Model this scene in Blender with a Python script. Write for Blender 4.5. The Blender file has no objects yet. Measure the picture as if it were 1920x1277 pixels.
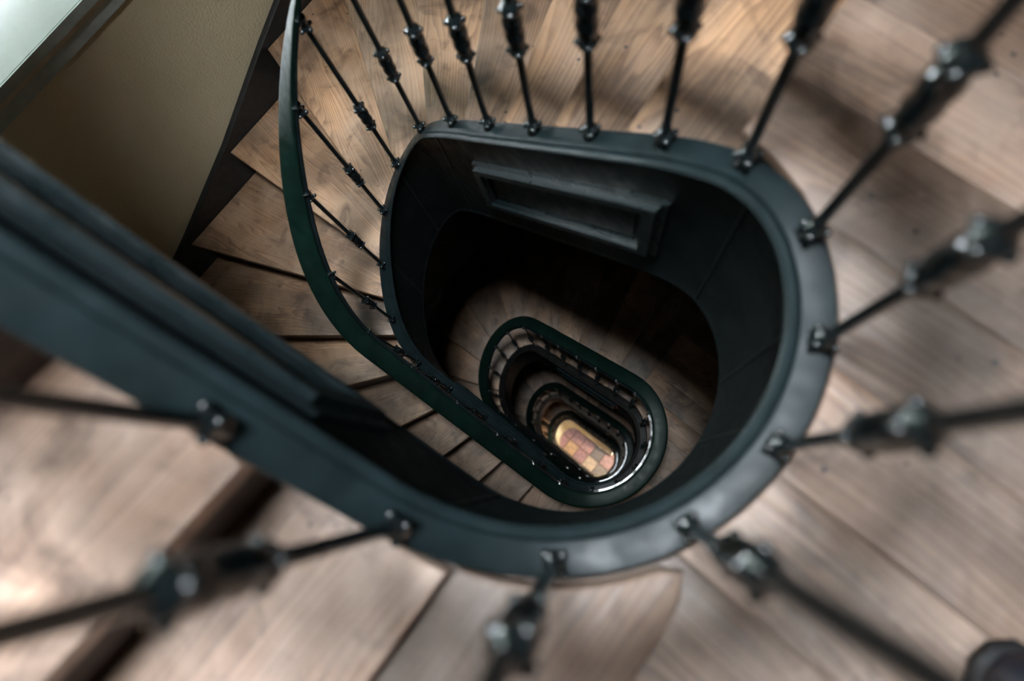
import bpy, bmesh, math, random
from mathutils import Vector, Matrix
random.seed(7)
scene = bpy.context.scene
COL = scene.collection
PI = math.pi

# ------------------------------------------------------------------ camera
cam_d = bpy.data.cameras.new('camera')
cam = bpy.data.objects.new('camera', cam_d); COL.objects.link(cam)
R = Matrix(((0.7567453510203198, -0.6117824154528733, 0.23034484984861503),
            (0.6398033978457826, 0.7654375764311099, -0.06897049146018888),
            (-0.13411966975102568, 0.19956851637950512, 0.9706617956095517)))
cam.matrix_world = Matrix.Translation((0.154486, -0.129817, 0.797963)) @ R.to_4x4()
cam_d.sensor_width = 36.0
cam_d.lens = 36.0 * 1200.0 / 1920.0
cam_d.clip_start = 0.01
cam_d.clip_end = 60
cam_d.dof.use_dof = True
cam_d.dof.focus_distance = 2.6
cam_d.dof.aperture_fstop = 1.7
cam_d.dof.aperture_blades = 9
scene.camera = cam

# ------------------------------------------------------------------ daylight
world = bpy.data.worlds.new('daylight'); scene.world = world
world.use_nodes = True
bg = world.node_tree.nodes['Background']
bg.inputs['Color'].default_value = (0.86, 0.94, 1.0, 1)
bg.inputs['Strength'].default_value = 290.0

def portal(name, loc, rot, sx, sy):
    l = bpy.data.lights.new(name, 'AREA'); l.shape = 'RECTANGLE'; l.size = sx; l.size_y = sy
    l.energy = 0
    l.cycles.is_portal = True
    o = bpy.data.objects.new(name, l); COL.objects.link(o)
    o.location = loc; o.rotation_euler = rot
    return o

scene.view_settings.view_transform = 'Standard'
scene.view_settings.look = 'None'
scene.view_settings.exposure = 0.15
scene.view_settings.gamma = 1.0
scene.view_settings.use_curve_mapping = False

# ------------------------------------------------------------------ stair geometry (well plan and string height)
S = 0.335
L_, R2, YO, B2, A2, C2 = 2.35866, 0.95384, 0.00722, 0.01207, -0.0614, -0.14202
Hn, H1n, H2n = 9.85063, 2.2468, 4.53636
Q = PI / 2
PER = 2 * PI + 2 * L_
ZB = [0.0, -3.300, -6.540, -10.170, -13.800]      # landing heights, going down
def zb(s):
    return 3.300 if s < 0 else ZB[s]
X0, X1, Y0, Y1 = -1.93, 1.55, -1.17, 1.17         # inner faces of the stairwell walls
RISE_TOP = 0.744                                  # handrail top above the string

def plan(u, o=0.0):
    """point of the well outline at run parameter u, offset o metres outwards"""
    uu = u % PER
    o = o / S
    s = R2 + o
    if uu < Q or uu >= 3 * Q + 2 * L_:
        a = uu if uu < Q else uu - PER
        r = 1 + o + B2 * math.sin(2 * a) + A2 * math.cos(a) ** 2
        x, y = r * math.cos(a), r * math.sin(a)
    elif uu < Q + L_:
        t = (uu - Q) / L_
        x, y = -t * L_, (1 + o) * (1 - t) + t * (YO + s)
    elif uu < 3 * Q + L_:
        a = uu - L_
        s2 = s + C2 * math.cos(a) ** 2
        x, y = -L_ + s2 * math.cos(a), YO + s2 * math.sin(a)
    else:
        t = (uu - 3 * Q - L_) / L_
        x, y = -L_ + t * L_, (YO - s) * (1 - t) - (1 + o) * t
    return x * S, y * S

def interp(x, xs, ys):
    if x <= xs[0]: return ys[0]
    for i in range(len(xs) - 1):
        if x <= xs[i + 1]:
            return ys[i] + (ys[i + 1] - ys[i]) * (x - xs[i]) / (xs[i + 1] - xs[i])
    return ys[-1]
_kx = [0, Q - .15, Q + L_, 3 * Q + L_, 3 * Q + 2 * L_ + .344, PER]
_kz = [0, 0, -H1n, -H1n - H2n, -Hn, -Hn]
def drop(uu):
    """fraction 0..1 of a storey descended at uu in one turn"""
    t = 0
    for i in range(7):
        t += interp(uu - .4 + .8 * i / 6, _kx, _kz) / 7
    return -t / Hn
def zr(u):
    n = math.floor(u / PER)
    if n < 0:
        n = -1
    uu = u - n * PER
    if n >= 4: return ZB[4]
    a, b = zb(n), ZB[n + 1]
    return a + (b - a) * drop(uu)

# nosing lines: run parameter at the string and direction away from the well
NU = [1.52, 2.05, 2.55, 3.02, 3.48, 4.09, 4.70, 5.19, 5.66, 6.08, 6.50, 6.93, 7.50, 8.02, 8.57, 9.14, 9.72, 10.52]
NA = [91.1, 97.2, 102.9, 109.7, 121.7, 136.1, 148.1, 165, 183.6, 203.1, 218.8, 233.3, 246.0, 256.0, 261.0, 268, 274.0, 278]
def nz(s, k):
    """height of the top of tread k of storey s"""
    if k == 0: return zb(s)
    z = zr(NU[k] + s * PER)
    if k == 16: z = ZB[s + 1] + 0.085
    if k == 17: z = ZB[s + 1] + 0.040
    return z

# ------------------------------------------------------------------ helpers
def mat(name):
    m = bpy.data.materials.new(name); m.use_nodes = True
    nt = m.node_tree; b = nt.nodes['Principled BSDF']
    return m, nt, b
def N(nt, t, **kw):
    n = nt.nodes.new(t)
    for k, v in kw.items(): setattr(n, k, v)
    return n
def link(nt, a, b): nt.links.new(a, b)
def ramp(nt, fac, stops):
    r = N(nt, 'ShaderNodeValToRGB')
    e = r.color_ramp.elements
    while len(e) < len(stops): e.new(0.5)
    for i, (p, c) in enumerate(stops):
        e[i].position = p
        e[i].color = (c, c, c, 1) if isinstance(c, (int, float)) else (*c, 1)
    link(nt, fac, r.inputs['Fac'])
    return r
def mixc(nt, fac, a, b, mode='MIX'):
    m = N(nt, 'ShaderNodeMix', data_type='RGBA', blend_type=mode)
    for sock, v in ((m.inputs[0], fac), (m.inputs[6], a), (m.inputs[7], b)):
        if hasattr(v, 'is_output') or isinstance(v, bpy.types.NodeSocket): link(nt, v, sock)
        elif isinstance(v, tuple): sock.default_value = (*v, 1)
        else: sock.default_value = v
    return m.outputs[2]
def noise(nt, vec, scale, detail=4, rough=.55, dist=0):
    n = N(nt, 'ShaderNodeTexNoise'); n.inputs['Scale'].default_value = scale
    n.inputs['Detail'].default_value = detail; n.inputs['Roughness'].default_value = rough
    n.inputs['Distortion'].default_value = dist
    link(nt, vec, n.inputs['Vector'])
    return n
def mapping(nt, vec, sc, loc=None):
    m = N(nt, 'ShaderNodeMapping'); m.inputs['Scale'].default_value = sc
    link(nt, vec, m.inputs['Vector'])
    if loc is not None: link(nt, loc, m.inputs['Location'])
    return m.outputs['Vector']
def bump(nt, b, h, strength, dist=.01):
    n = N(nt, 'ShaderNodeBump'); n.inputs['Strength'].default_value = strength; n.inputs['Distance'].default_value = dist
    link(nt, h, n.inputs['Height']); link(nt, n.outputs['Normal'], b.inputs['Normal'])

def wood(name, light, dark, grey, grey_amt, rough=.5, spots=True, warp_amt=13.0):
    m, nt, b = mat(name)
    tc = N(nt, 'ShaderNodeTexCoord'); oi = N(nt, 'ShaderNodeObjectInfo')
    off = N(nt, 'ShaderNodeVectorMath', operation='SCALE'); off.inputs[0].default_value = (37, 91, 17)
    link(nt, oi.outputs['Random'], off.inputs['Scale'])
    uv = N(nt, 'ShaderNodeVectorMath', operation='ADD')
    link(nt, tc.outputs['UV'], uv.inputs[0]); link(nt, off.outputs[0], uv.inputs[1])
    V = uv.outputs[0]
    # growth rings: bands across the board, warped by a long noise
    warp = noise(nt, mapping(nt, V, (.9, 7.5, 1)), 1.0, 2, .5)
    sep = N(nt, 'ShaderNodeSeparateXYZ'); link(nt, V, sep.inputs[0])
    ma = N(nt, 'ShaderNodeMath', operation='MULTIPLY_ADD'); ma.inputs[1].default_value = 75.0
    link(nt, sep.outputs['Y'], ma.inputs[0])
    mw = N(nt, 'ShaderNodeMath', operation='MULTIPLY'); mw.inputs[1].default_value = warp_amt
    link(nt, warp.outputs['Fac'], mw.inputs[0]); link(nt, mw.outputs[0], ma.inputs[2])
    fr = N(nt, 'ShaderNodeMath', operation='FRACT'); link(nt, ma.outputs[0], fr.inputs[0])
    ring = ramp(nt, fr.outputs[0], [(0.0, 0.05), (0.55, .55), (0.88, 1.0), (1.0, 0.1)])
    fine = noise(nt, mapping(nt, V, (4, 240, 1)), 1.0, 3, .65)
    tone = noise(nt, mapping(nt, V, (1.6, 7, 1)), 1.0, 3, .5)
    f = N(nt, 'ShaderNodeMath', operation='MULTIPLY'); link(nt, ring.outputs['Color'], f.inputs[0]); f.inputs[1].default_value = .55
    f2 = N(nt, 'ShaderNodeMath', operation='MULTIPLY_ADD'); link(nt, fine.outputs['Fac'], f2.inputs[0]); f2.inputs[1].default_value = .55
    link(nt, f.outputs[0], f2.inputs[2])
    f3 = N(nt, 'ShaderNodeMath', operation='SUBTRACT'); link(nt, f2.outputs[0], f3.inputs[0]); f3.inputs[1].default_value = .12
    c = mixc(nt, f3.outputs[0], light, dark)
    tr = ramp(nt, tone.outputs['Fac'], [(.3, .55), (.7, 1.22)])
    c = mixc(nt, 1.0, c, tr.outputs['Color'], 'MULTIPLY')
    wear = noise(nt, V, 5.5, 5, .62)
    wr = ramp(nt, wear.outputs['Fac'], [(.40, 0), (.66, 1)])
    wf = N(nt, 'ShaderNodeMath', operation='MULTIPLY'); wf.inputs[1].default_value = grey_amt
    link(nt, wr.outputs['Color'], wf.inputs[0])
    c = mixc(nt, wf.outputs[0], c, grey)
    st = noise(nt, V, 9.0, 4, .6, .6)
    sr = ramp(nt, st.outputs['Fac'], [(.53, 0), (.70, .7)])
    c = mixc(nt, sr.outputs['Color'], c, tuple(v * .45 for v in dark))
    if spots:
        vo = N(nt, 'ShaderNodeTexVoronoi'); vo.inputs['Scale'].default_value = 15
        link(nt, V, vo.inputs['Vector'])
        sp = ramp(nt, vo.outputs['Distance'], [(.035, 1), (.075, 0)])
        c = mixc(nt, sp.outputs['Color'], c, (.02, .018, .02))
        sc = noise(nt, mapping(nt, V, (9, 26, 1)), 1.0, 6, .75, .4)
        scr = ramp(nt, sc.outputs['Fac'], [(.63, 0), (.72, .5)])
        c = mixc(nt, scr.outputs['Color'], c, tuple(min(1, v * 1.35) for v in grey))
        dk = noise(nt, V, 2.6, 4, .6, .3)
        dkr = ramp(nt, dk.outputs['Fac'], [(.36, .50), (.62, 1.10)])
        c = mixc(nt, 1.0, c, dkr.outputs['Color'], 'MULTIPLY')
    rr = ramp(nt, oi.outputs['Random'], [(0, .62), (1, 1.20)])
    c = mixc(nt, 1.0, c, rr.outputs['Color'], 'MULTIPLY')
    link(nt, c, b.inputs['Base Color'])
    b.inputs['Roughness'].default_value = rough
    rrg = ramp(nt, fine.outputs['Fac'], [(.3, rough - .1), (.7, rough + .12)])
    link(nt, rrg.outputs['Color'], b.inputs['Roughness'])
    bump(nt, b, f2.outputs[0], .25, .003)
    return m

def paint(name, col, rough=.35, chips=None, chip_amt=.7, bumpy=.12, var=.35, spec=.5):
    m, nt, b = mat(name)
    tc = N(nt, 'ShaderNodeTexCoord')
    V = tc.outputs['Object']
    n1 = noise(nt, V, 14, 5, .6)
    r = ramp(nt, n1.outputs['Fac'], [(.3, 1 - var), (.7, 1 + var)])
    c = mixc(nt, 1.0, col, r.outputs['Color'], 'MULTIPLY')
    if chips:
        n2 = noise(nt, V, 85, 3, .6, 1.0)
        cr = ramp(nt, n2.outputs['Fac'], [(chip_amt, 0), (chip_amt + .03, 1)])
        c = mixc(nt, cr.outputs['Color'], c, chips)
    link(nt, c, b.inputs['Base Color'])
    n3 = noise(nt, V, 30, 4, .6)
    rg = ramp(nt, n3.outputs['Fac'], [(.3, max(.05, rough - .1)), (.7, rough + .12)])
    link(nt, rg.outputs['Color'], b.inputs['Roughness'])
    b.inputs['Specular IOR Level'].default_value = spec
    bump(nt, b, n1.outputs['Fac'], bumpy, .004)
    return m

M_TREAD = wood('tread_pine', (.46, .262, .142), (.12, .055, .026), (.43, .30, .21), .42, warp_amt=22.0)
M_FLOOR = wood('landing_boards', (.43, .262, .175), (.12, .064, .042), (.52, .385, .31), .6)
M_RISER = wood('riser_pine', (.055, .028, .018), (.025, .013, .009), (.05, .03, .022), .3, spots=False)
M_IRON = paint('black_green_gloss_paint', (.007, .012, .0135), .33, None, bumpy=0.0, var=.08, spec=.6)
M_STRING = paint('black_green_string_paint', (.0078, .0142, .0160), .44, (.20, .24, .25), .76, spec=.22)
M_FASCIA_SHADED = paint('shaded_fascia_paint', (.0038, .0058, .0064), .42, (.14, .16, .17), .77, spec=.16)  # darker copy of the string paint, puts shade into the vertical faces
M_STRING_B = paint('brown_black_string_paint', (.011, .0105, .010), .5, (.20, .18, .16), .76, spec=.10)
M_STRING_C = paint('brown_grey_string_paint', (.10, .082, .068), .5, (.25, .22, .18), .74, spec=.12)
M_ROD = paint('black_iron', (.006, .009, .010), .15, None, bumpy=.04, spec=1.0)
M_RAIL = paint('dark_green_rail_paint', (.0017, .0095, .0066), .52, (.55, .62, .58), .755, bumpy=.05, spec=.22)
M_SKIRT = paint('black_skirting_paint', (.006, .006, .006), .5)
M_CREAM = paint('cream_paint', (.82, .74, .54), .5, var=.1)
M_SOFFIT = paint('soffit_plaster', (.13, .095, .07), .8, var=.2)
M_SILLW = paint('white_sill_paint', (.155, .168, .148), .45, var=.06, bumpy=.05)
M_SILLG = paint('grey_green_trim_paint', (.36, .39, .37), .4, var=.2)
M_SILLB = paint('brown_trim_paint', (.50, .42, .31), .5, var=.2)
M_STONE = paint('pale_stone', (.5, .44, .36), .6, var=.2)
M_SHOE = paint('dark_leather', (.008, .008, .014), .5)
M_SOLE = paint('dark_rubber', (.006, .006, .007), .7)
M_GROUT = paint('tile_grout', (.12, .085, .075), .8)

def wall_material():
    m, nt, b = mat('beige_wall_plaster')
    tc = N(nt, 'ShaderNodeTexCoord'); V = tc.outputs['Object']
    n1 = noise(nt, V, 3.0, 4, .6); n2 = noise(nt, V, 95, 4, .65)
    r = ramp(nt, n1.outputs['Fac'], [(.3, (.52, .43, .275)), (.7, (.60, .50, .335))])
    link(nt, r.outputs['Color'], b.inputs['Base Color'])
    b.inputs['Roughness'].default_value = .7
    bump(nt, b, n2.outputs['Fac'], .8, .006)
    return m
M_WALL = wall_material()
M_SHADE = paint('brown_shade_paint', (.075, .055, .038), .6, var=.2)  # dark wall colour that stands in for shade and cuts bounced light
def glass_material(name, tint):
    m, nt, b = mat(name)
    out = nt.nodes['Material Output']
    t = N(nt, 'ShaderNodeBsdfTransparent'); t.inputs[0].default_value = (*tint, 1); g = N(nt, 'ShaderNodeBsdfGlossy'); g.inputs['Roughness'].default_value = .02
    mx = N(nt, 'ShaderNodeMixShader'); mx.inputs[0].default_value = .06
    link(nt, t.outputs[0], mx.inputs[1]); link(nt, g.outputs[0], mx.inputs[2]); link(nt, mx.outputs[0], out.inputs['Surface'])
    return m
M_GLASS = glass_material('window_glass', (1, 1, 1))
M_DIM_GLASS = glass_material('dimming_glass', (.115, .123, .115))  # tint added to hold back daylight through the left window
M_DIM_GLASS2 = glass_material('dimming_glass_lower', (.022, .024, .022))  # stronger tint, added to dim daylight through the lower windows
def tile_material(i, col):
    return paint('floor_tile_%d' % i, col, .35, var=.35)
M_TILES = [tile_material(i, c) for i, c in enumerate([(.36, .19, .19), (.42, .27, .15), (.20, .16, .14), (.47, .37, .28), (.30, .16, .17), (.13, .10, .095)])]

def tag(o, label=None, cat=None, group=None, kind=None):
    if label: o['label'] = label
    if cat: o['category'] = cat
    if group: o['group'] = group
    if kind: o['kind'] = kind
    return o
def empty(name, loc, parent=None):
    o = bpy.data.objects.new(name, None); COL.objects.link(o)
    o.empty_display_size = .1
    o.location = loc
    o['_w'] = list(loc)
    if parent is not None: setp(o, parent, loc)
    return o
WORLD = {}
def setp(o, parent, wloc):
    o.parent = parent
    o.location = Vector(wloc) - Vector(WORLD[parent.name])
def place(o, wloc, parent=None):
    WORLD[o.name] = tuple(wloc)
    if parent is None: o.location = wloc
    else: setp(o, parent, wloc)
    return o
def root(name, loc, label, cat, group=None):
    o = bpy.data.objects.new(name, None); COL.objects.link(o); o.empty_display_size = .1
    place(o, loc); tag(o, label, cat, group)
    return o
def finish(me, mt, smooth=35):
    me.materials.append(mt)
    if smooth:
        for p in me.polygons: p.use_smooth = True
        me.set_sharp_from_angle(angle=math.radians(smooth))
def mesh_obj(name, verts, faces, mt, parent=None, smooth=35, origin=None, uvdir=None):
    """mesh from world-space vertices; origin at its base centre"""
    xs = [v[0] for v in verts]; ys = [v[1] for v in verts]; zs = [v[2] for v in verts]
    if origin is None: origin = ((min(xs) + max(xs)) / 2, (min(ys) + max(ys)) / 2, min(zs))
    me = bpy.data.meshes.new(name)
    me.from_pydata([(v[0] - origin[0], v[1] - origin[1], v[2] - origin[2]) for v in verts], [], faces)
    bm = bmesh.new(); bm.from_mesh(me); bmesh.ops.recalc_face_normals(bm, faces=bm.faces); bm.to_mesh(me); bm.free()
    if uvdir is not None: add_uv(me, uvdir)
    finish(me, mt, smooth)
    o = bpy.data.objects.new(name, me); COL.objects.link(o)
    return place(o, origin, parent)
def add_uv(me, ang):
    uv = me.uv_layers.new(name='uv'); c, s = math.cos(ang), math.sin(ang)
    for lp in me.loops:
        v = me.vertices[lp.vertex_index].co
        uv.data[lp.index].uv = (v.x * c + v.y * s, -v.x * s + v.y * c + v.z)
def slab(name, poly, z0, z1, mt, parent=None, bev=0.0, uvdir=0.0, smooth=35):
    """horizontal plate from a plan polygon"""
    cx = sum(p[0] for p in poly) / len(poly); cy = sum(p[1] for p in poly) / len(poly)
    bm = bmesh.new()
    vs = [bm.verts.new((p[0] - cx, p[1] - cy, z1 - z0)) for p in poly]
    f = bm.faces.new(vs)
    ext = bmesh.ops.extrude_face_region(bm, geom=[f])
    nv = [e for e in ext['geom'] if isinstance(e, bmesh.types.BMVert)]
    for v in nv: v.co.z = 0
    bmesh.ops.recalc_face_normals(bm, faces=bm.faces)
    if bev:
        ed = [e for e in bm.edges if abs(e.verts[0].co.z - e.verts[1].co.z) < 1e-6 and e.verts[0].co.z > 1e-6]
        try: bmesh.ops.bevel(bm, geom=ed, offset=bev, segments=2, profile=.5, affect='EDGES', clamp_overlap=True)
        except Exception: pass
    bmesh.ops.triangulate(bm, faces=[f for f in bm.faces if len(f.verts) > 4])
    me = bpy.data.meshes.new(name); bm.to_mesh(me); bm.free()
    add_uv(me, uvdir)
    finish(me, mt, smooth)
    o = bpy.data.objects.new(name, me); COL.objects.link(o)
    return place(o, (cx, cy, z0), parent)
def box_vf(x0, x1, y0, y1, z0, z1, base=0):
    v = [(x, y, z) for x in (x0, x1) for y in (y0, y1) for z in (z0, z1)]
    f = [(0, 1, 3, 2), (4, 6, 7, 5), (0, 4, 5, 1), (2, 3, 7, 6), (0, 2, 6, 4), (1, 5, 7, 3)]
    return v, [tuple(i + base for i in q) for q in f]
def boxes(name, bs, mt, parent=None, uvdir=None):
    V, Fc = [], []
    for b in bs:
        v, f = box_vf(*b, base=len(V)); V += v; Fc += f
    return mesh_obj(name, V, Fc, mt, parent, smooth=None, uvdir=uvdir)
def sweep(name, us, prof, mt, parent, zfun=zr, closed=True, smooth=40, caps=True):
    """sweep a closed (offset, height) profile along the well outline"""
    V, Fc = [], []
    n = len(prof)
    for u in us:
        z = zfun(u)
        for o, h in prof:
            x, y = plan(u, o); V.append((x, y, z + h))
    for i in range(len(us) - 1):
        for j in range(n if closed else n - 1):
            a, b = i * n + j, i * n + (j + 1) % n
            Fc.append((a, b, b + n, a + n))
    if caps and closed:
        Fc.append(tuple(range(n))); Fc.append(tuple((len(us) - 1) * n + i for i in range(n)))
    return mesh_obj(name, V, Fc, mt, parent, smooth)
def lin(a, b, n): return [a + (b - a) * i / (n - 1) for i in range(n)]

# ------------------------------------------------------------------ walls, window, ceiling
ZT, ZF = 4.30, ZB[4]
WT = .36
WXF = X0 - .025                    # plaster face of the window wall
WY0, WY1, WZ0, WZ1 = -.85, .62, -.712, .85
LOWW = [(-3.95, -2.45), (-7.25, -5.75)]            # sill and head of the unseen windows added to light the storeys below
LY0, LY1 = -.85, -.05
ZSPLIT = -2.25
def wall_boxes(zlo, zhi, opens):
    bs = [(WXF - WT, WXF, Y0 - .2, WY0, zlo, zhi), (WXF - WT, WXF, WY1, Y1 + .2, zlo, zhi)]
    z = zlo
    for a_, b_, y1 in opens:
        bs.append((WXF - WT, WXF, WY0, WY1, z, a_)); z = b_
        if y1 < WY1: bs.append((WXF - WT, WXF, y1, WY1, a_, b_))
    bs.append((WXF - WT, WXF, WY0, WY1, z, zhi))
    return bs
wall_l = boxes('wall_left', wall_boxes(ZSPLIT, ZT, [(WZ0 - .03, WZ1, WY1)]), M_WALL)
tag(boxes('wall_left_lower', wall_boxes(ZF, ZSPLIT, [(a_, b_, LY1) for a_, b_ in sorted(LOWW)]), M_SHADE), 'wall beside the lower flights, shade painted into its colour', kind='structure')  # shade of the lower well painted as a dark wall colour
tag(wall_l, 'beige plastered stairwell wall below the window', kind='structure')
for nm, b, lb in (('wall_back', (WXF, X1 + .2, Y1, Y1 + .2, ZF, ZT), 'plastered wall behind the descending flight'),
              ('wall_front', (WXF, X1 + .2, Y0 - .2, Y0, ZF, ZT), 'plastered wall beside the rising flight'),
              ('wall_right', (X1, X1 + .2, Y0, Y1, ZF, ZT), 'plastered wall at the far end of the landing')):
    tag(boxes(nm, [b], M_SHADE), lb, kind='structure')  # unseen walls, coloured dark to lower the ambient light
SK = (-.64, .64, -.50, .48)
ceil = boxes('ceiling', [(WXF, SK[0], Y0, Y1, ZT, ZT + .2), (SK[1], X1 + .2, Y0, Y1, ZT, ZT + .2),
                         (SK[0], SK[1], Y0, SK[2], ZT, ZT + .2), (SK[0], SK[1], SK[3], Y1, ZT, ZT + .2)], M_WALL)
tag(ceil, 'plaster ceiling around the skylight', kind='structure')

def window(name, label, x, y0, y1, z0, z1, nv, glass):
    w = root(name, (x, (y0 + y1) / 2, z0), label, None); w['kind'] = 'structure'
    t = .055
    boxes('window_frame', [(x - .05, x, y0, y0 + t, z0, z1), (x - .05, x, y1 - t, y1, z0, z1),
                           (x - .05, x, y0 + t, y1 - t, z0, z0 + t), (x - .05, x, y0 + t, y1 - t, z1 - t, z1)], M_SILLW, w)
    ws = (y1 - y0 - 2 * t) / nv
    zm = z0 + (z1 - z0) * .66
    for i in range(nv):
        a = y0 + t + ws * i
        if i: boxes('mullion', [(x - .045, x - .005, a - .02, a + .02, z0 + t, z1 - t)], M_SILLW, w)
        for q0, q1 in ((z0 + t, zm - .015), (zm + .015, z1 - t)):
            boxes('pane', [(x - .027, x - .023, a + .02 * (i > 0), a + ws - .02 * (i < nv - 1), q0, q1)], glass, w)
        boxes('transom_bar', [(x - .042, x - .008, a + .02 * (i > 0), a + ws - .02 * (i < nv - 1), zm - .015, zm + .015)], M_SILLW, w)
    return w
win = window('window_1', 'white framed window above the deep sill', WXF - .30, WY0, WY1, WZ0 + .02, WZ1, 2, M_DIM_GLASS)
wl = WXF
boxes('window_sill', [(wl - .30, wl + .028, WY0 - .05, WY1 + .05, WZ0 - .03, WZ0)], M_SILLW, win)
boxes('sill_nosing', [(wl + .028, wl + .034, WY0 - .05, WY1 + .05, WZ0 - .036, WZ0 - .001)], M_SILLG, win)
boxes('sill_moulding', [(wl, wl + .022, WY0 - .05, WY1 + .05, WZ0 - .060, WZ0 - .0305)], M_SILLB, win)
boxes('sill_apron', [(wl, wl + .012, WY0 - .05, WY1 + .05, WZ0 - .114, WZ0 - .0605)], M_SILLG, win)
portal('window_daylight', (WXF - .38, (WY0 + WY1) / 2, (WZ0 + WZ1) / 2), (0, -PI / 2, 0), WZ1 - WZ0, WY1 - WY0)

for i_, (a_, b_) in enumerate(LOWW):  # unseen windows, added for more light down the well
    window('window_%d' % (i_ + 3), 'unseen window added for light on the storey %s' % ('below' if i_ == 0 else 'two floors down'), WXF - .30, LY0, LY1, a_, b_, 2, M_DIM_GLASS2)
    portal('window_daylight', (WXF - .38, (LY0 + LY1) / 2, (a_ + b_) / 2), (0, -PI / 2, 0), b_ - a_, LY1 - LY0)
sky = root('window_2', (0, 0, ZT + .1), 'glazed skylight in the ceiling over the well', None); sky['kind'] = 'structure'
boxes('skylight_frame', [(SK[0], SK[0] + .06, SK[2], SK[3], ZT + .08, ZT + .14), (SK[1] - .06, SK[1], SK[2], SK[3], ZT + .08, ZT + .14),
                         (SK[0] + .06, SK[1] - .06, SK[2], SK[2] + .06, ZT + .08, ZT + .14), (SK[0] + .06, SK[1] - .06, SK[3] - .06, SK[3], ZT + .08, ZT + .14)], M_SILLG, sky)
for i in range(4):
    a = SK[0] + .06 + (SK[1] - SK[0] - .12) / 4 * i; b = a + (SK[1] - SK[0] - .12) / 4
    if i: boxes('glazing_bar', [(a - .012, a + .012, SK[2] + .06, SK[3] - .06, ZT + .085, ZT + .135)], M_SILLG, sky)
    boxes('pane', [(a + .012, b - .012, SK[2] + .06, SK[3] - .06, ZT + .105, ZT + .11)], M_GLASS, sky)
portal('skylight_daylight', ((SK[0] + SK[1]) / 2, 0, ZT + .22), (0, 0, 0), SK[1] - SK[0], SK[3] - SK[2])

# ------------------------------------------------------------------ ground floor of tiles
ground = boxes('floor_ground', [(X0, X1, Y0, Y1, ZF - .1, ZF - .012)], M_GROUT)
tag(ground, 'tiled ground floor at the bottom of the well', kind='structure')
TS = .27
pal = [0, 1, 2, 3, 4, 5]
rnd = random.Random(3)
tx = -1.62
tile_me = {}
while tx < 1.2:
    ty = -1.08
    while ty < 1.0:
        k = rnd.choice(pal)
        if k not in tile_me:
            bm = bmesh.new(); bmesh.ops.create_cube(bm, size=1)
            for v in bm.verts:
                v.co = Vector((v.co.x * (TS - .012), v.co.y * (TS - .012), v.co.z * .016))
            bmesh.ops.bevel(bm, geom=[e for e in bm.edges if e.verts[0].co.z > 0 and e.verts[1].co.z > 0], offset=.004, segments=1, affect='EDGES')
            me = bpy.data.meshes.new('tile'); bm.to_mesh(me); bm.free(); finish(me, M_TILES[k], None); tile_me[k] = me
        o = bpy.data.objects.new('tile', tile_me[k]); COL.objects.link(o)
        place(o, (tx + TS / 2, ty + TS / 2, ZF - .004), ground)
        ty += TS
    tx += TS

# ------------------------------------------------------------------ landings of boards
def arc_x(y):
    """x of the string's outer edge on the landing side at height y"""
    lo, hi = -Q, Q
    for _ in range(40):
        mid = (lo + hi) / 2
        if plan(mid % PER, .002)[1] < y: lo = mid
        else: hi = mid
    return plan(((lo + hi) / 2) % PER, .002)[0]
YR = plan(Q - 1e-4, .002)[1]
YRb = plan((-Q + 1e-4) % PER, .002)[1]
def left_x(y):
    if y > YR: 
        return .021 + (y - .33) * math.cos(math.radians(91.1))
    if y < YRb: return .10
    return max(arc_x(y), .021 if y > 0 else -9)
def landing(s, label):
    z = zb(s)
    # sub floor
    ys = lin(Y0, YRb - .001, 3) + lin(YRb + .0005, YR - .0005, 30) + lin(YR + .001, Y1, 3)
    poly = [(left_x(y) + .02, y) for y in ys] + [(X1, Y1), (X1, Y0)]
    fl = slab('floor_landing', poly, z - .09, z - .030, M_RISER, None)
    tag(fl, label, kind='structure')
    rnd = random.Random(s + 10)
    edges = [-1.17, -1.02, -.875, -.73, -.585, -.435, -.29, -.145, .002, .147, .293, .437, .582, .73, .875, 1.02, 1.17]
    for a, b in zip(edges[:-1], edges[1:]):
        a2, b2 = a + .0005, b - .0005
        pts = lin(a2, b2, 9)
        ex = [y for y in (YR + .0006, YR - .0006, YRb + .0006, YRb - .0006) if a2 < y < b2]
        pts = sorted(pts + ex)
        poly = [(left_x(y), y) for y in pts] + [(X1, b2), (X1, a2)]
        slab('plank', poly, z - .030, z - .007 + rnd.uniform(-.0012, .0008), M_FLOOR if s < 1 else M_TREAD, fl, bev=.0009, uvdir=0)
    # plaster underside
    ys2 = lin(Y0, YRb - .001, 3) + lin(YRb + .0005, YR - .0005, 24) + lin(YR + .001, Y1, 3)
    poly = [(max(left_x(y) - .02, .0), y) for y in ys2] + [(X1, Y1), (X1, Y0)]
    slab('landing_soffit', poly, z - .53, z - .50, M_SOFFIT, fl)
    return fl
LAND = ['worn grey-brown board landing beside the near end of the well',
        'board landing one storey below, lit beside the green handrail',
        'dim board landing two storeys below',
        'lowest board landing just above the tiled floor']
for s in range(4): landing(s, LAND[s])
landing(-1, 'unseen upper board landing, added to shade the landing below')  # unseen, added to block the skylight from the outer landing boards

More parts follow.
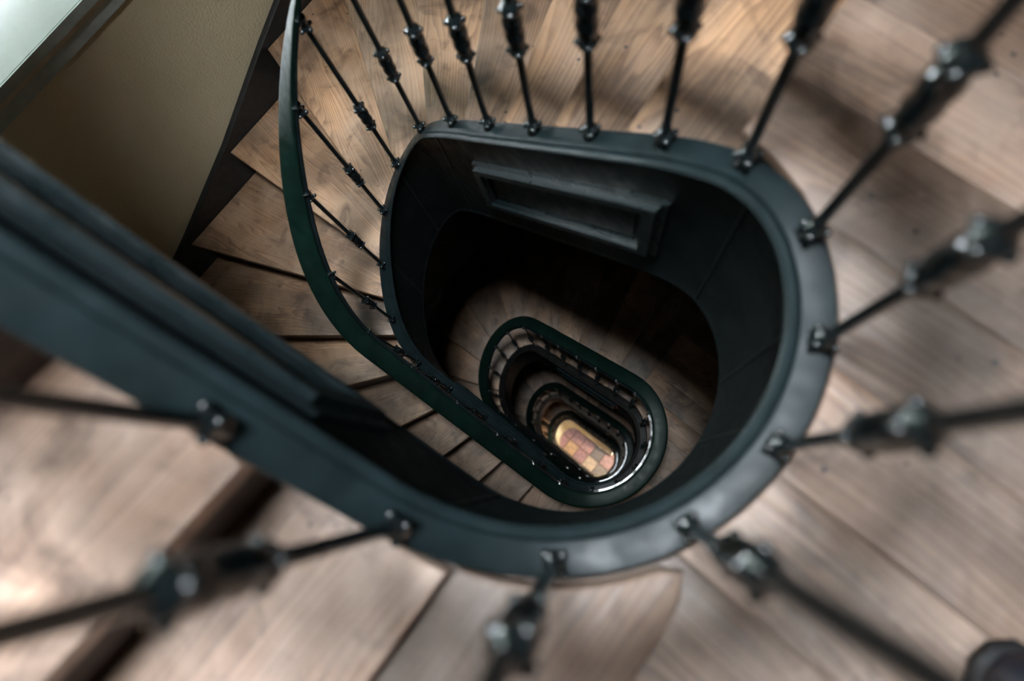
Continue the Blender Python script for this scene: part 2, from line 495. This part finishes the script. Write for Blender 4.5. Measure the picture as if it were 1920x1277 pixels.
# ------------------------------------------------------------------ flights of treads
def rect_hit(p, ang):
    dx, dy = math.cos(ang), math.sin(ang); best = 1e9
    for t in ([(X0 - p[0]) / dx, (X1 - p[0]) / dx] if abs(dx) > 1e-9 else []) + ([(Y0 - p[1]) / dy, (Y1 - p[1]) / dy] if abs(dy) > 1e-9 else []):
        if 1e-6 < t < best: best = t
    return (p[0] + dx * best, p[1] + dy * best)
CORN = [(X0, Y1), (X0, Y0)]
def between(rear, front):
    """room corners met going counter-clockwise from rear to front"""
    out = []
    for c in CORN:
        a0 = math.atan2(rear[1], rear[0] + .4) % (2 * PI); a1 = math.atan2(front[1], front[0] + .4) % (2 * PI); ac = math.atan2(c[1], c[0] + .4) % (2 * PI)
        if a0 < ac < a1: out.append(c)
    return out
OVH = .024
def shifted(k, d):
    """inner point of nosing line k moved d metres towards the higher side"""
    a = math.radians(NA[k]); p = plan(NU[k], .002)
    return (p[0] + math.sin(a) * d, p[1] - math.cos(a) * d), a
BULL = [(.292, -.156), (.308, -.185), (.316, -.225), (.320, -.283), (.322, -.5), (.322, Y0)]
def flight(s, ks, label, cat='staircase'):
    base = ZB[s + 1]
    st = root('staircase_flight', (-.6, 0, base), label, cat)
    for k in ks:
        z = nz(s, k)
        rp, ra = shifted(k - 1, OVH + .006)
        ro = rect_hit(rp, ra)
        if k < 17:
            fp, fa = shifted(k, 0); fo = rect_hit(fp, fa)
            front = [fo, fp]; ue = NU[k]; fmid = fa
        else:
            front = [(x, y) for x, y in reversed(BULL)]; ue = NU[17] + .03; fo = front[0]; fmid = math.radians(270)
        u0 = NU[k - 1] - (OVH + .006) / S
        inner = [plan(u, .002) for u in lin(ue, u0, 9)][1:-1]
        poly = [rp, ro] + between(ro, fo) + front + inner
        slab('tread', poly, z - .028, z, M_FLOOR if s < 0 else M_TREAD, st, bev=.008, uvdir=(ra + fmid) / 2 if k not in (0,) else ra)
    for k in [k - 1 for k in ks if k - 1 == 0] + list(ks):
        z1 = nz(s, k) - .028; z0 = (nz(s, k + 1) if k < 17 else base) - .004
        if k == 0: z1 = zb(s) - .03
        if k < 17:
            p, a = shifted(k, OVH); q = rect_hit(p, a)
            p2, _ = shifted(k, OVH + .018); q2 = rect_hit(p2, a)
            poly = [p, q, q2, p2]
        else:
            A = [(x - .02, y) for x, y in BULL[1:]]; Bq = [(x - .036, y) for x, y in BULL[1:]]
            poly = A + list(reversed(Bq))
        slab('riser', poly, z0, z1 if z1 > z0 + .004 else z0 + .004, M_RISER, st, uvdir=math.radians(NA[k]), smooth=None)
    # plaster underside of the flight
    us = lin(NU[min(ks) - 1], NU[max(ks)], 48)
    V, Fc = [], []
    for u in us:
        a = math.radians(interp(u, NU, NA)); p = plan(u, -.02); q = rect_hit(p, a)
        z = zr(u + s * PER) - .52
        for t in (0, 1):
            V += [(p[0], p[1], z + .03 * t), (q[0], q[1], z + .03 * t)]
    for i in range(len(us) - 1):
        a = i * 4
        Fc += [(a, a + 1, a + 5, a + 4), (a + 2, a + 6, a + 7, a + 3)]
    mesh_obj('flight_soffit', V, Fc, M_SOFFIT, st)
    return st
FL = {}
FL[-1] = flight(-1, range(1, 18), 'flight of worn treads rising from the landing past the blurred near balusters')
FL[0] = flight(0, range(1, 18), 'upper flight of pine winder treads curving down beside the beige wall')
FL[1] = flight(1, range(1, 18), 'second flight of pine treads seen through the well inside the first green oval rail')
FL[2] = flight(2, range(1, 18), 'third flight of dim brown treads far down the well')
FL[3] = flight(3, range(1, 18), 'lowest flight of treads down to the tiled floor')

# skirting of the window wall
def skirting():
    pts = []
    for k in range(5, 13):
        p, a = shifted(k, 0); q = rect_hit(p, a)
        if abs(q[0] - X0) < 1e-4: pts.append((q[1], nz(0, k) + .035))
    pts.sort(reverse=True)
    sl = (pts[0][1] - pts[1][1]) / (pts[0][0] - pts[1][0])
    pts = [(Y1, pts[0][1] + sl * (Y1 - pts[0][0]))] + pts
    sl = (pts[-2][1] - pts[-1][1]) / (pts[-2][0] - pts[-1][0])
    pts.append((Y0, pts[-1][1] + sl * (Y0 - pts[-1][0])))
    V, Fc = [], []
    for y, z in pts:
        V += [(WXF, y, z - .45), (X0, y, z - .45), (X0, y, z - .004), (X0 - .006, y, z), (WXF, y, z)]
    for i in range(len(pts) - 1):
        for j in range(5):
            a, b = i * 5 + j, i * 5 + (j + 1) % 5
            Fc.append((a, b, b + 5, a + 5))
    o = mesh_obj('baseboard_left', V, Fc, M_SKIRT)
    tag(o, 'black skirting board stepping down along the beige wall', kind='structure')
skirting()

# ------------------------------------------------------------------ well strings (curved metal band around the opening)
SPROF = [(-.003, -.06), (-.001, -.004), (-.004, 0), (-.040, 0), (-.0435, -.0015), (-.0450, -.0065), (-.0465, -.0025), (-.052, -.0005), (-.0575, -.003),
         (-.0605, -.009), (-.0585, -.015), (-.053, -.019), (-.0475, -.020), (-.0445, -.0225), (-.030, -.0225), (-.020, -.06)]
FPROF = [(-.0450, -.0225), (-.0450, -.525), (-.0475, -.529), (-.0475, -.541), (-.044, -.545), (-.020, -.545), (-.020, -.062), (-.031, -.0225)]
def plate(u0, u1, n, o0, o1, h0, h1):
    """box following the string: run u0..u1, offset o0..o1, height below the string h0..h1"""
    V, Fc = [], []
    us = lin(u0, u1, n)
    for u in us:
        z = zr(u)
        for o, h in ((o0, h0), (o1, h0), (o1, h1), (o0, h1)):
            x, y = plan(u, o); V.append((x, y, z + h))
    for i in range(n - 1):
        for j in range(4):
            a, b = i * 4 + j, i * 4 + (j + 1) % 4
            Fc.append((a, b, b + 4, a + 4))
    Fc += [(0, 1, 2, 3), tuple((n - 1) * 4 + i for i in range(4))]
    return V, Fc
def join(lst):
    V, Fc = [], []
    for v, f in lst:
        b = len(V); V += v; Fc += [tuple(i + b for i in q) for q in f]
    return V, Fc
def panel(u0, u1, parent, mt):
    """mitred stepped moulding frame with a raised field on the straight fascia"""
    T, B = -.140, -.400
    FACE = -.0445
    steps = [(0, -.010), (.012, -.022), (.034, -.016), (.050, -.008)]
    du = 1 / S
    fr = root_part('panel_frame', parent, mt, [
        (u0, u1, T, B, 0.0, .020, -.010), (u0, u1, T, B, .014, .038, -.024), (u0, u1, T, B, .034, .052, -.014)], FACE)
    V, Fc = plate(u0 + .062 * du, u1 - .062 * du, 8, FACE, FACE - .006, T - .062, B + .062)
    mesh_obj('panel_field', V, Fc, M_FASCIA_SHADED, parent, smooth=None)
def root_part(name, parent, mt, rings, FACE):
    parts = []
    du = 1 / S
    for u0, u1, T, B, a, b, d in rings:
        parts.append(plate(u0 + a * du, u1 - a * du, 8, FACE, FACE + d, T - a, T - b))
        parts.append(plate(u0 + a * du, u1 - a * du, 8, FACE, FACE + d, B + b, B + a))
        parts.append(plate(u0 + a * du, u0 + b * du, 2, FACE, FACE + d, T - b, B + b))
        parts.append(plate(u1 - b * du, u1 - a * du, 2, FACE, FACE + d, T - b, B + b))
    V, Fc = join(parts)
    return mesh_obj(name, V, Fc, mt, parent, smooth=None)

def string(s, u0, u1, panels, seams=()):
    st = sweep('string', lin(u0, u1, 130), SPROF, (M_STRING, M_STRING, M_STRING_B, M_STRING_C, M_STRING_C)[s + 1], FL[s])
    if s < 1: st['label'] = 'blackish green curved band'
    sweep('fascia', lin(u0, u1, 130), FPROF, M_FASCIA_SHADED if s < 1 else (M_STRING_B if s < 2 else M_STRING_C), st)
    for u in seams:
        V, Fc = plate(u - .008, u + .008, 4, -.0440, -.0475, -.024, -.524)
        mesh_obj('seam_strip', V, Fc, M_IRON, st, smooth=None)
    for a, b in panels: panel(a, b, st, M_IRON)
    return st
E0 = -.45
string(-1, -PER + 1.0, E0, [(-3.72, -1.93), (1.66 - PER, 3.34 - PER)], (-1.45, -4.0))
string(0, E0, PER + E0, [(1.66, 3.34), (7.25, 9.0)], (.15, .62, 1.28, 3.75, 4.6, 5.6))
for s_ in (1, 2):
    string(s_, s_ * PER + E0, (s_ + 1) * PER + E0, [(1.66 + s_ * PER, 3.34 + s_ * PER), (7.25 + s_ * PER, 9.0 + s_ * PER)])
string(3, 3 * PER + E0, 4 * PER + E0, [])

# cream drum wall closing the space under the lowest flight
def drum():
    us = lin(3 * PER + 1.2, 4 * PER - .25, 90)
    V, Fc = [], []
    for u in us:
        z = zr(u)
        for o in (-.046, -.006):
            x, y = plan(u, o)
            V += [(x, y, z - .03 if z - .03 > ZF + .05 else ZF + .05), (x, y, ZF - .002)]
    for i in range(len(us) - 1):
        a = i * 4
        Fc += [(a, a + 4, a + 5, a + 1), (a + 2, a + 3, a + 7, a + 6), (a, a + 2, a + 6, a + 4)]
    n = (len(us) - 1) * 4
    Fc += [(0, 1, 3, 2), (n, n + 2, n + 3, n + 1)]
    # the string stands just behind this face
    o = mesh_obj('wall_drum', [(v[0], v[1], v[2]) for v in V], Fc, M_CREAM)
    tag(o, 'cream curved wall closing the space under the lowest flight', kind='structure')
drum()

# ------------------------------------------------------------------ balusters and handrails
def lathe(bm, prof, seg=12, cx=0, cy=0):
    rings = []
    for r, z in prof:
        rings.append([bm.verts.new((cx + r * math.cos(2 * PI * i / seg), cy + r * math.sin(2 * PI * i / seg), z)) for i in range(seg)])
    for a, b in zip(rings[:-1], rings[1:]):
        for i in range(seg):
            bm.faces.new((a[i], a[(i + 1) % seg], b[(i + 1) % seg], b[i]))
    bm.faces.new(list(reversed(rings[0]))); bm.faces.new(rings[-1])
def ball(bm, c, r, seg=10):
    ret = bmesh.ops.create_uvsphere(bm, u_segments=seg, v_segments=7, radius=r)
    bmesh.ops.translate(bm, verts=ret['verts'], vec=c)
def to_mesh(bm, name, mt, smooth=50):
    bmesh.ops.recalc_face_normals(bm, faces=bm.faces)
    me = bpy.data.meshes.new(name); bm.to_mesh(me); bm.free(); finish(me, mt, smooth); return me
HB = RISE_TOP - .030
def rod_mesh():
    bm = bmesh.new(); lathe(bm, [(.0072, .004), (.0072, HB)], 12); return to_mesh(bm, 'rod', M_ROD)
def balls_ring(bm, z, rr, br, n=4, ph=PI / 4):
    for i in range(n):
        ball(bm, (rr * math.cos(ph + 2 * PI * i / n), rr * math.sin(ph + 2 * PI * i / n), z), br)
def foot_mesh():
    bm = bmesh.new()
    lathe(bm, [(.012, -.004), (.0135, .002), (.0135, .006), (.0095, .010), (.0095, .024), (.0125, .027), (.0135, .031), (.0125, .035), (.009, .038), (.007, .042)], 14)
    balls_ring(bm, .031, .0145, .0056)
    return to_mesh(bm, 'foot_collar', M_ROD)
def knuckle_mesh():
    bm = bmesh.new()
    lathe(bm, [(.007, -.064), (.0105, -.060), (.0150, -.055), (.0158, -.049), (.0150, -.043), (.0128, -.040), (.0132, -.034), (.0160, -.022), (.0168, -.010), (.0150, .000),
               (.0165, .010), (.0168, .018), (.0150, .028), (.0125, .034), (.0150, .038), (.0162, .044), (.0150, .050), (.011, .055), (.007, .060)], 16)
    balls_ring(bm, .044, .0150, .0058)
    balls_ring(bm, -.049, .0148, .0050)
    return to_mesh(bm, 'knuckle', M_ROD)
def top_mesh():
    bm = bmesh.new()
    lathe(bm, [(.007, HB - .040), (.0115, HB - .036), (.0125, HB - .030), (.0095, HB - .026), (.0095, HB - .008), (.013, HB - .004), (.013, HB + .002)], 14)
    balls_ring(bm, HB - .031, .0145, .0058)
    return to_mesh(bm, 'top_collar', M_ROD)
ME_ROD, ME_FOOT, ME_KN, ME_TOP = rod_mesh(), foot_mesh(), knuckle_mesh(), top_mesh()
BU = [-.398, .083, .546, .991, 1.422, 1.803, 2.224, 2.656, 3.096, 3.544, 4.09, 4.628, 5.134, 5.721, 6.341, 6.902, 7.376, 7.94, 8.50, 9.066, 9.52, 10.07]
KZ = .31
def railing(s, us, u0, u1, label, kz=KZ):
    rl = root('stair_railing', (*plan(us[0], -.022), zr(us[-1])), label, 'railing')
    W, Tt = .0385, .018
    prof = []
    for i in range(16):
        a = 2 * PI * i / 16
        c, sn = math.cos(a), math.sin(a)
        prof.append((.0155 + W * math.copysign(abs(c) ** .45, c), RISE_TOP + .004 - Tt + Tt * math.copysign(abs(sn) ** .6, sn)))
    sweep('handrail', lin(u0, u1, 130), prof, M_RAIL, rl)
    core = [(-.034, RISE_TOP - .033), (-.008, RISE_TOP - .033), (-.008, RISE_TOP - .024), (-.034, RISE_TOP - .024)]
    sweep('rail_core', lin(u0, u1, 130), core, M_ROD, rl, smooth=None)
    for u in us:
        x, y = plan(u, -.022); z = zr(u)
        x2, y2 = plan(u + .02, -.022); ang = math.atan2(y2 - y, x2 - x)
        b = bpy.data.objects.new('baluster', ME_ROD); COL.objects.link(b)
        place(b, (x, y, z), rl); b.rotation_euler.z = ang
        for nm, me, h in (('foot_collar', ME_FOOT, 0), ('knuckle', ME_KN, kz), ('top_collar', ME_TOP, 0)):
            p = bpy.data.objects.new(nm, me); COL.objects.link(p); p.parent = b; p.location = (0, 0, h)
    return rl
railing(-1, [-.94, -1.48, -1.934, -2.5, -3.06, -3.62, -4.1, -4.66, -5.28, -5.87, -6.37, -6.9, -7.46, -7.9, -8.34, -8.78, -9.2, -9.58], -PER + 1.0, E0, 'out of focus railing of the rising flight at the lower left', .345)
railing(0, BU, E0, PER + E0, 'black iron railing with dark green handrail around the near well')
railing(1, [u + PER for u in BU], PER + E0, 2 * PER + E0, 'railing with green oval handrail one storey below')
railing(2, [u + 2 * PER for u in BU], 2 * PER + E0, 3 * PER + E0, 'small dark oval railing two storeys below')
railing(3, [u + 3 * PER for u in BU], 3 * PER + E0, 4 * PER + E0, 'smallest railing right above the tiled floor')

# ------------------------------------------------------------------ ground floor lamp, shoe
lamp = root('ceiling_lamp', (.95, .45, ZB[3] - .53), 'warm lamp under the lowest landing lighting the tiled floor', 'lamp')
bm = bmesh.new(); lathe(bm, [(.05, -.03), (.06, -.02), (.06, 0)], 20)
o = bpy.data.objects.new('lamp_base', to_mesh(bm, 'lamp_base', M_SILLW)); COL.objects.link(o); place(o, (.95, .45, ZB[3] - .53), lamp)
mg, nt, b = mat('lit_lamp_globe'); b.inputs['Emission Color'].default_value = (1, .84, .60, 1); b.inputs['Emission Strength'].default_value = 1300
bm = bmesh.new(); bmesh.ops.create_uvsphere(bm, u_segments=20, v_segments=12, radius=.085)
o = bpy.data.objects.new('lamp_globe', to_mesh(bm, 'lamp_globe', mg)); COL.objects.link(o); place(o, (.95, .45, ZB[3] - .645), lamp)

def shoe():
    r = root('shoe', (.715, -.040, 0), 'dark rounded shoe tip standing on the landing at the lower right corner', 'shoe')
    ang = math.radians(170)
    def loft(name, secs, mt):
        V, Fc = [], []
        n = 16
        for t, w, h, z0 in secs:
            for i in range(n):
                a = 2 * PI * i / n
                yy = w * math.cos(a); zz = z0 + (h if math.sin(a) > 0 else .002) * max(math.sin(a), -1) if math.sin(a) > 0 else z0
                V.append((.715 + (t * math.cos(ang) - yy * math.sin(ang)), -.040 + (t * math.sin(ang) + yy * math.cos(ang)), zz))
        for i in range(len(secs) - 1):
            for j in range(n):
                p, q = i * n + j, i * n + (j + 1) % n
                Fc.append((p, q, q + n, p + n))
        Fc += [tuple(range(n)), tuple((len(secs) - 1) * n + i for i in range(n))]
        return mesh_obj(name, V, Fc, mt, r, smooth=60)
    loft('upper', [(-.17, .02, .05, .014), (-.16, .034, .085, .014), (-.10, .038, .095, .014), (-.03, .040, .088, .014), (.03, .045, .066, .014), (.08, .045, .052, .014), (.115, .034, .040, .014), (.130, .012, .020, .014)], M_SHOE)
    loft('sole', [(-.176, .022, .014, .0), (-.165, .038, .014, .0), (-.08, .040, .014, .0), (0, .043, .014, .0), (.05, .050, .014, .0), (.09, .048, .014, .0), (.125, .036, .014, .0), (.140, .013, .014, .0)], M_SOLE)
shoe()
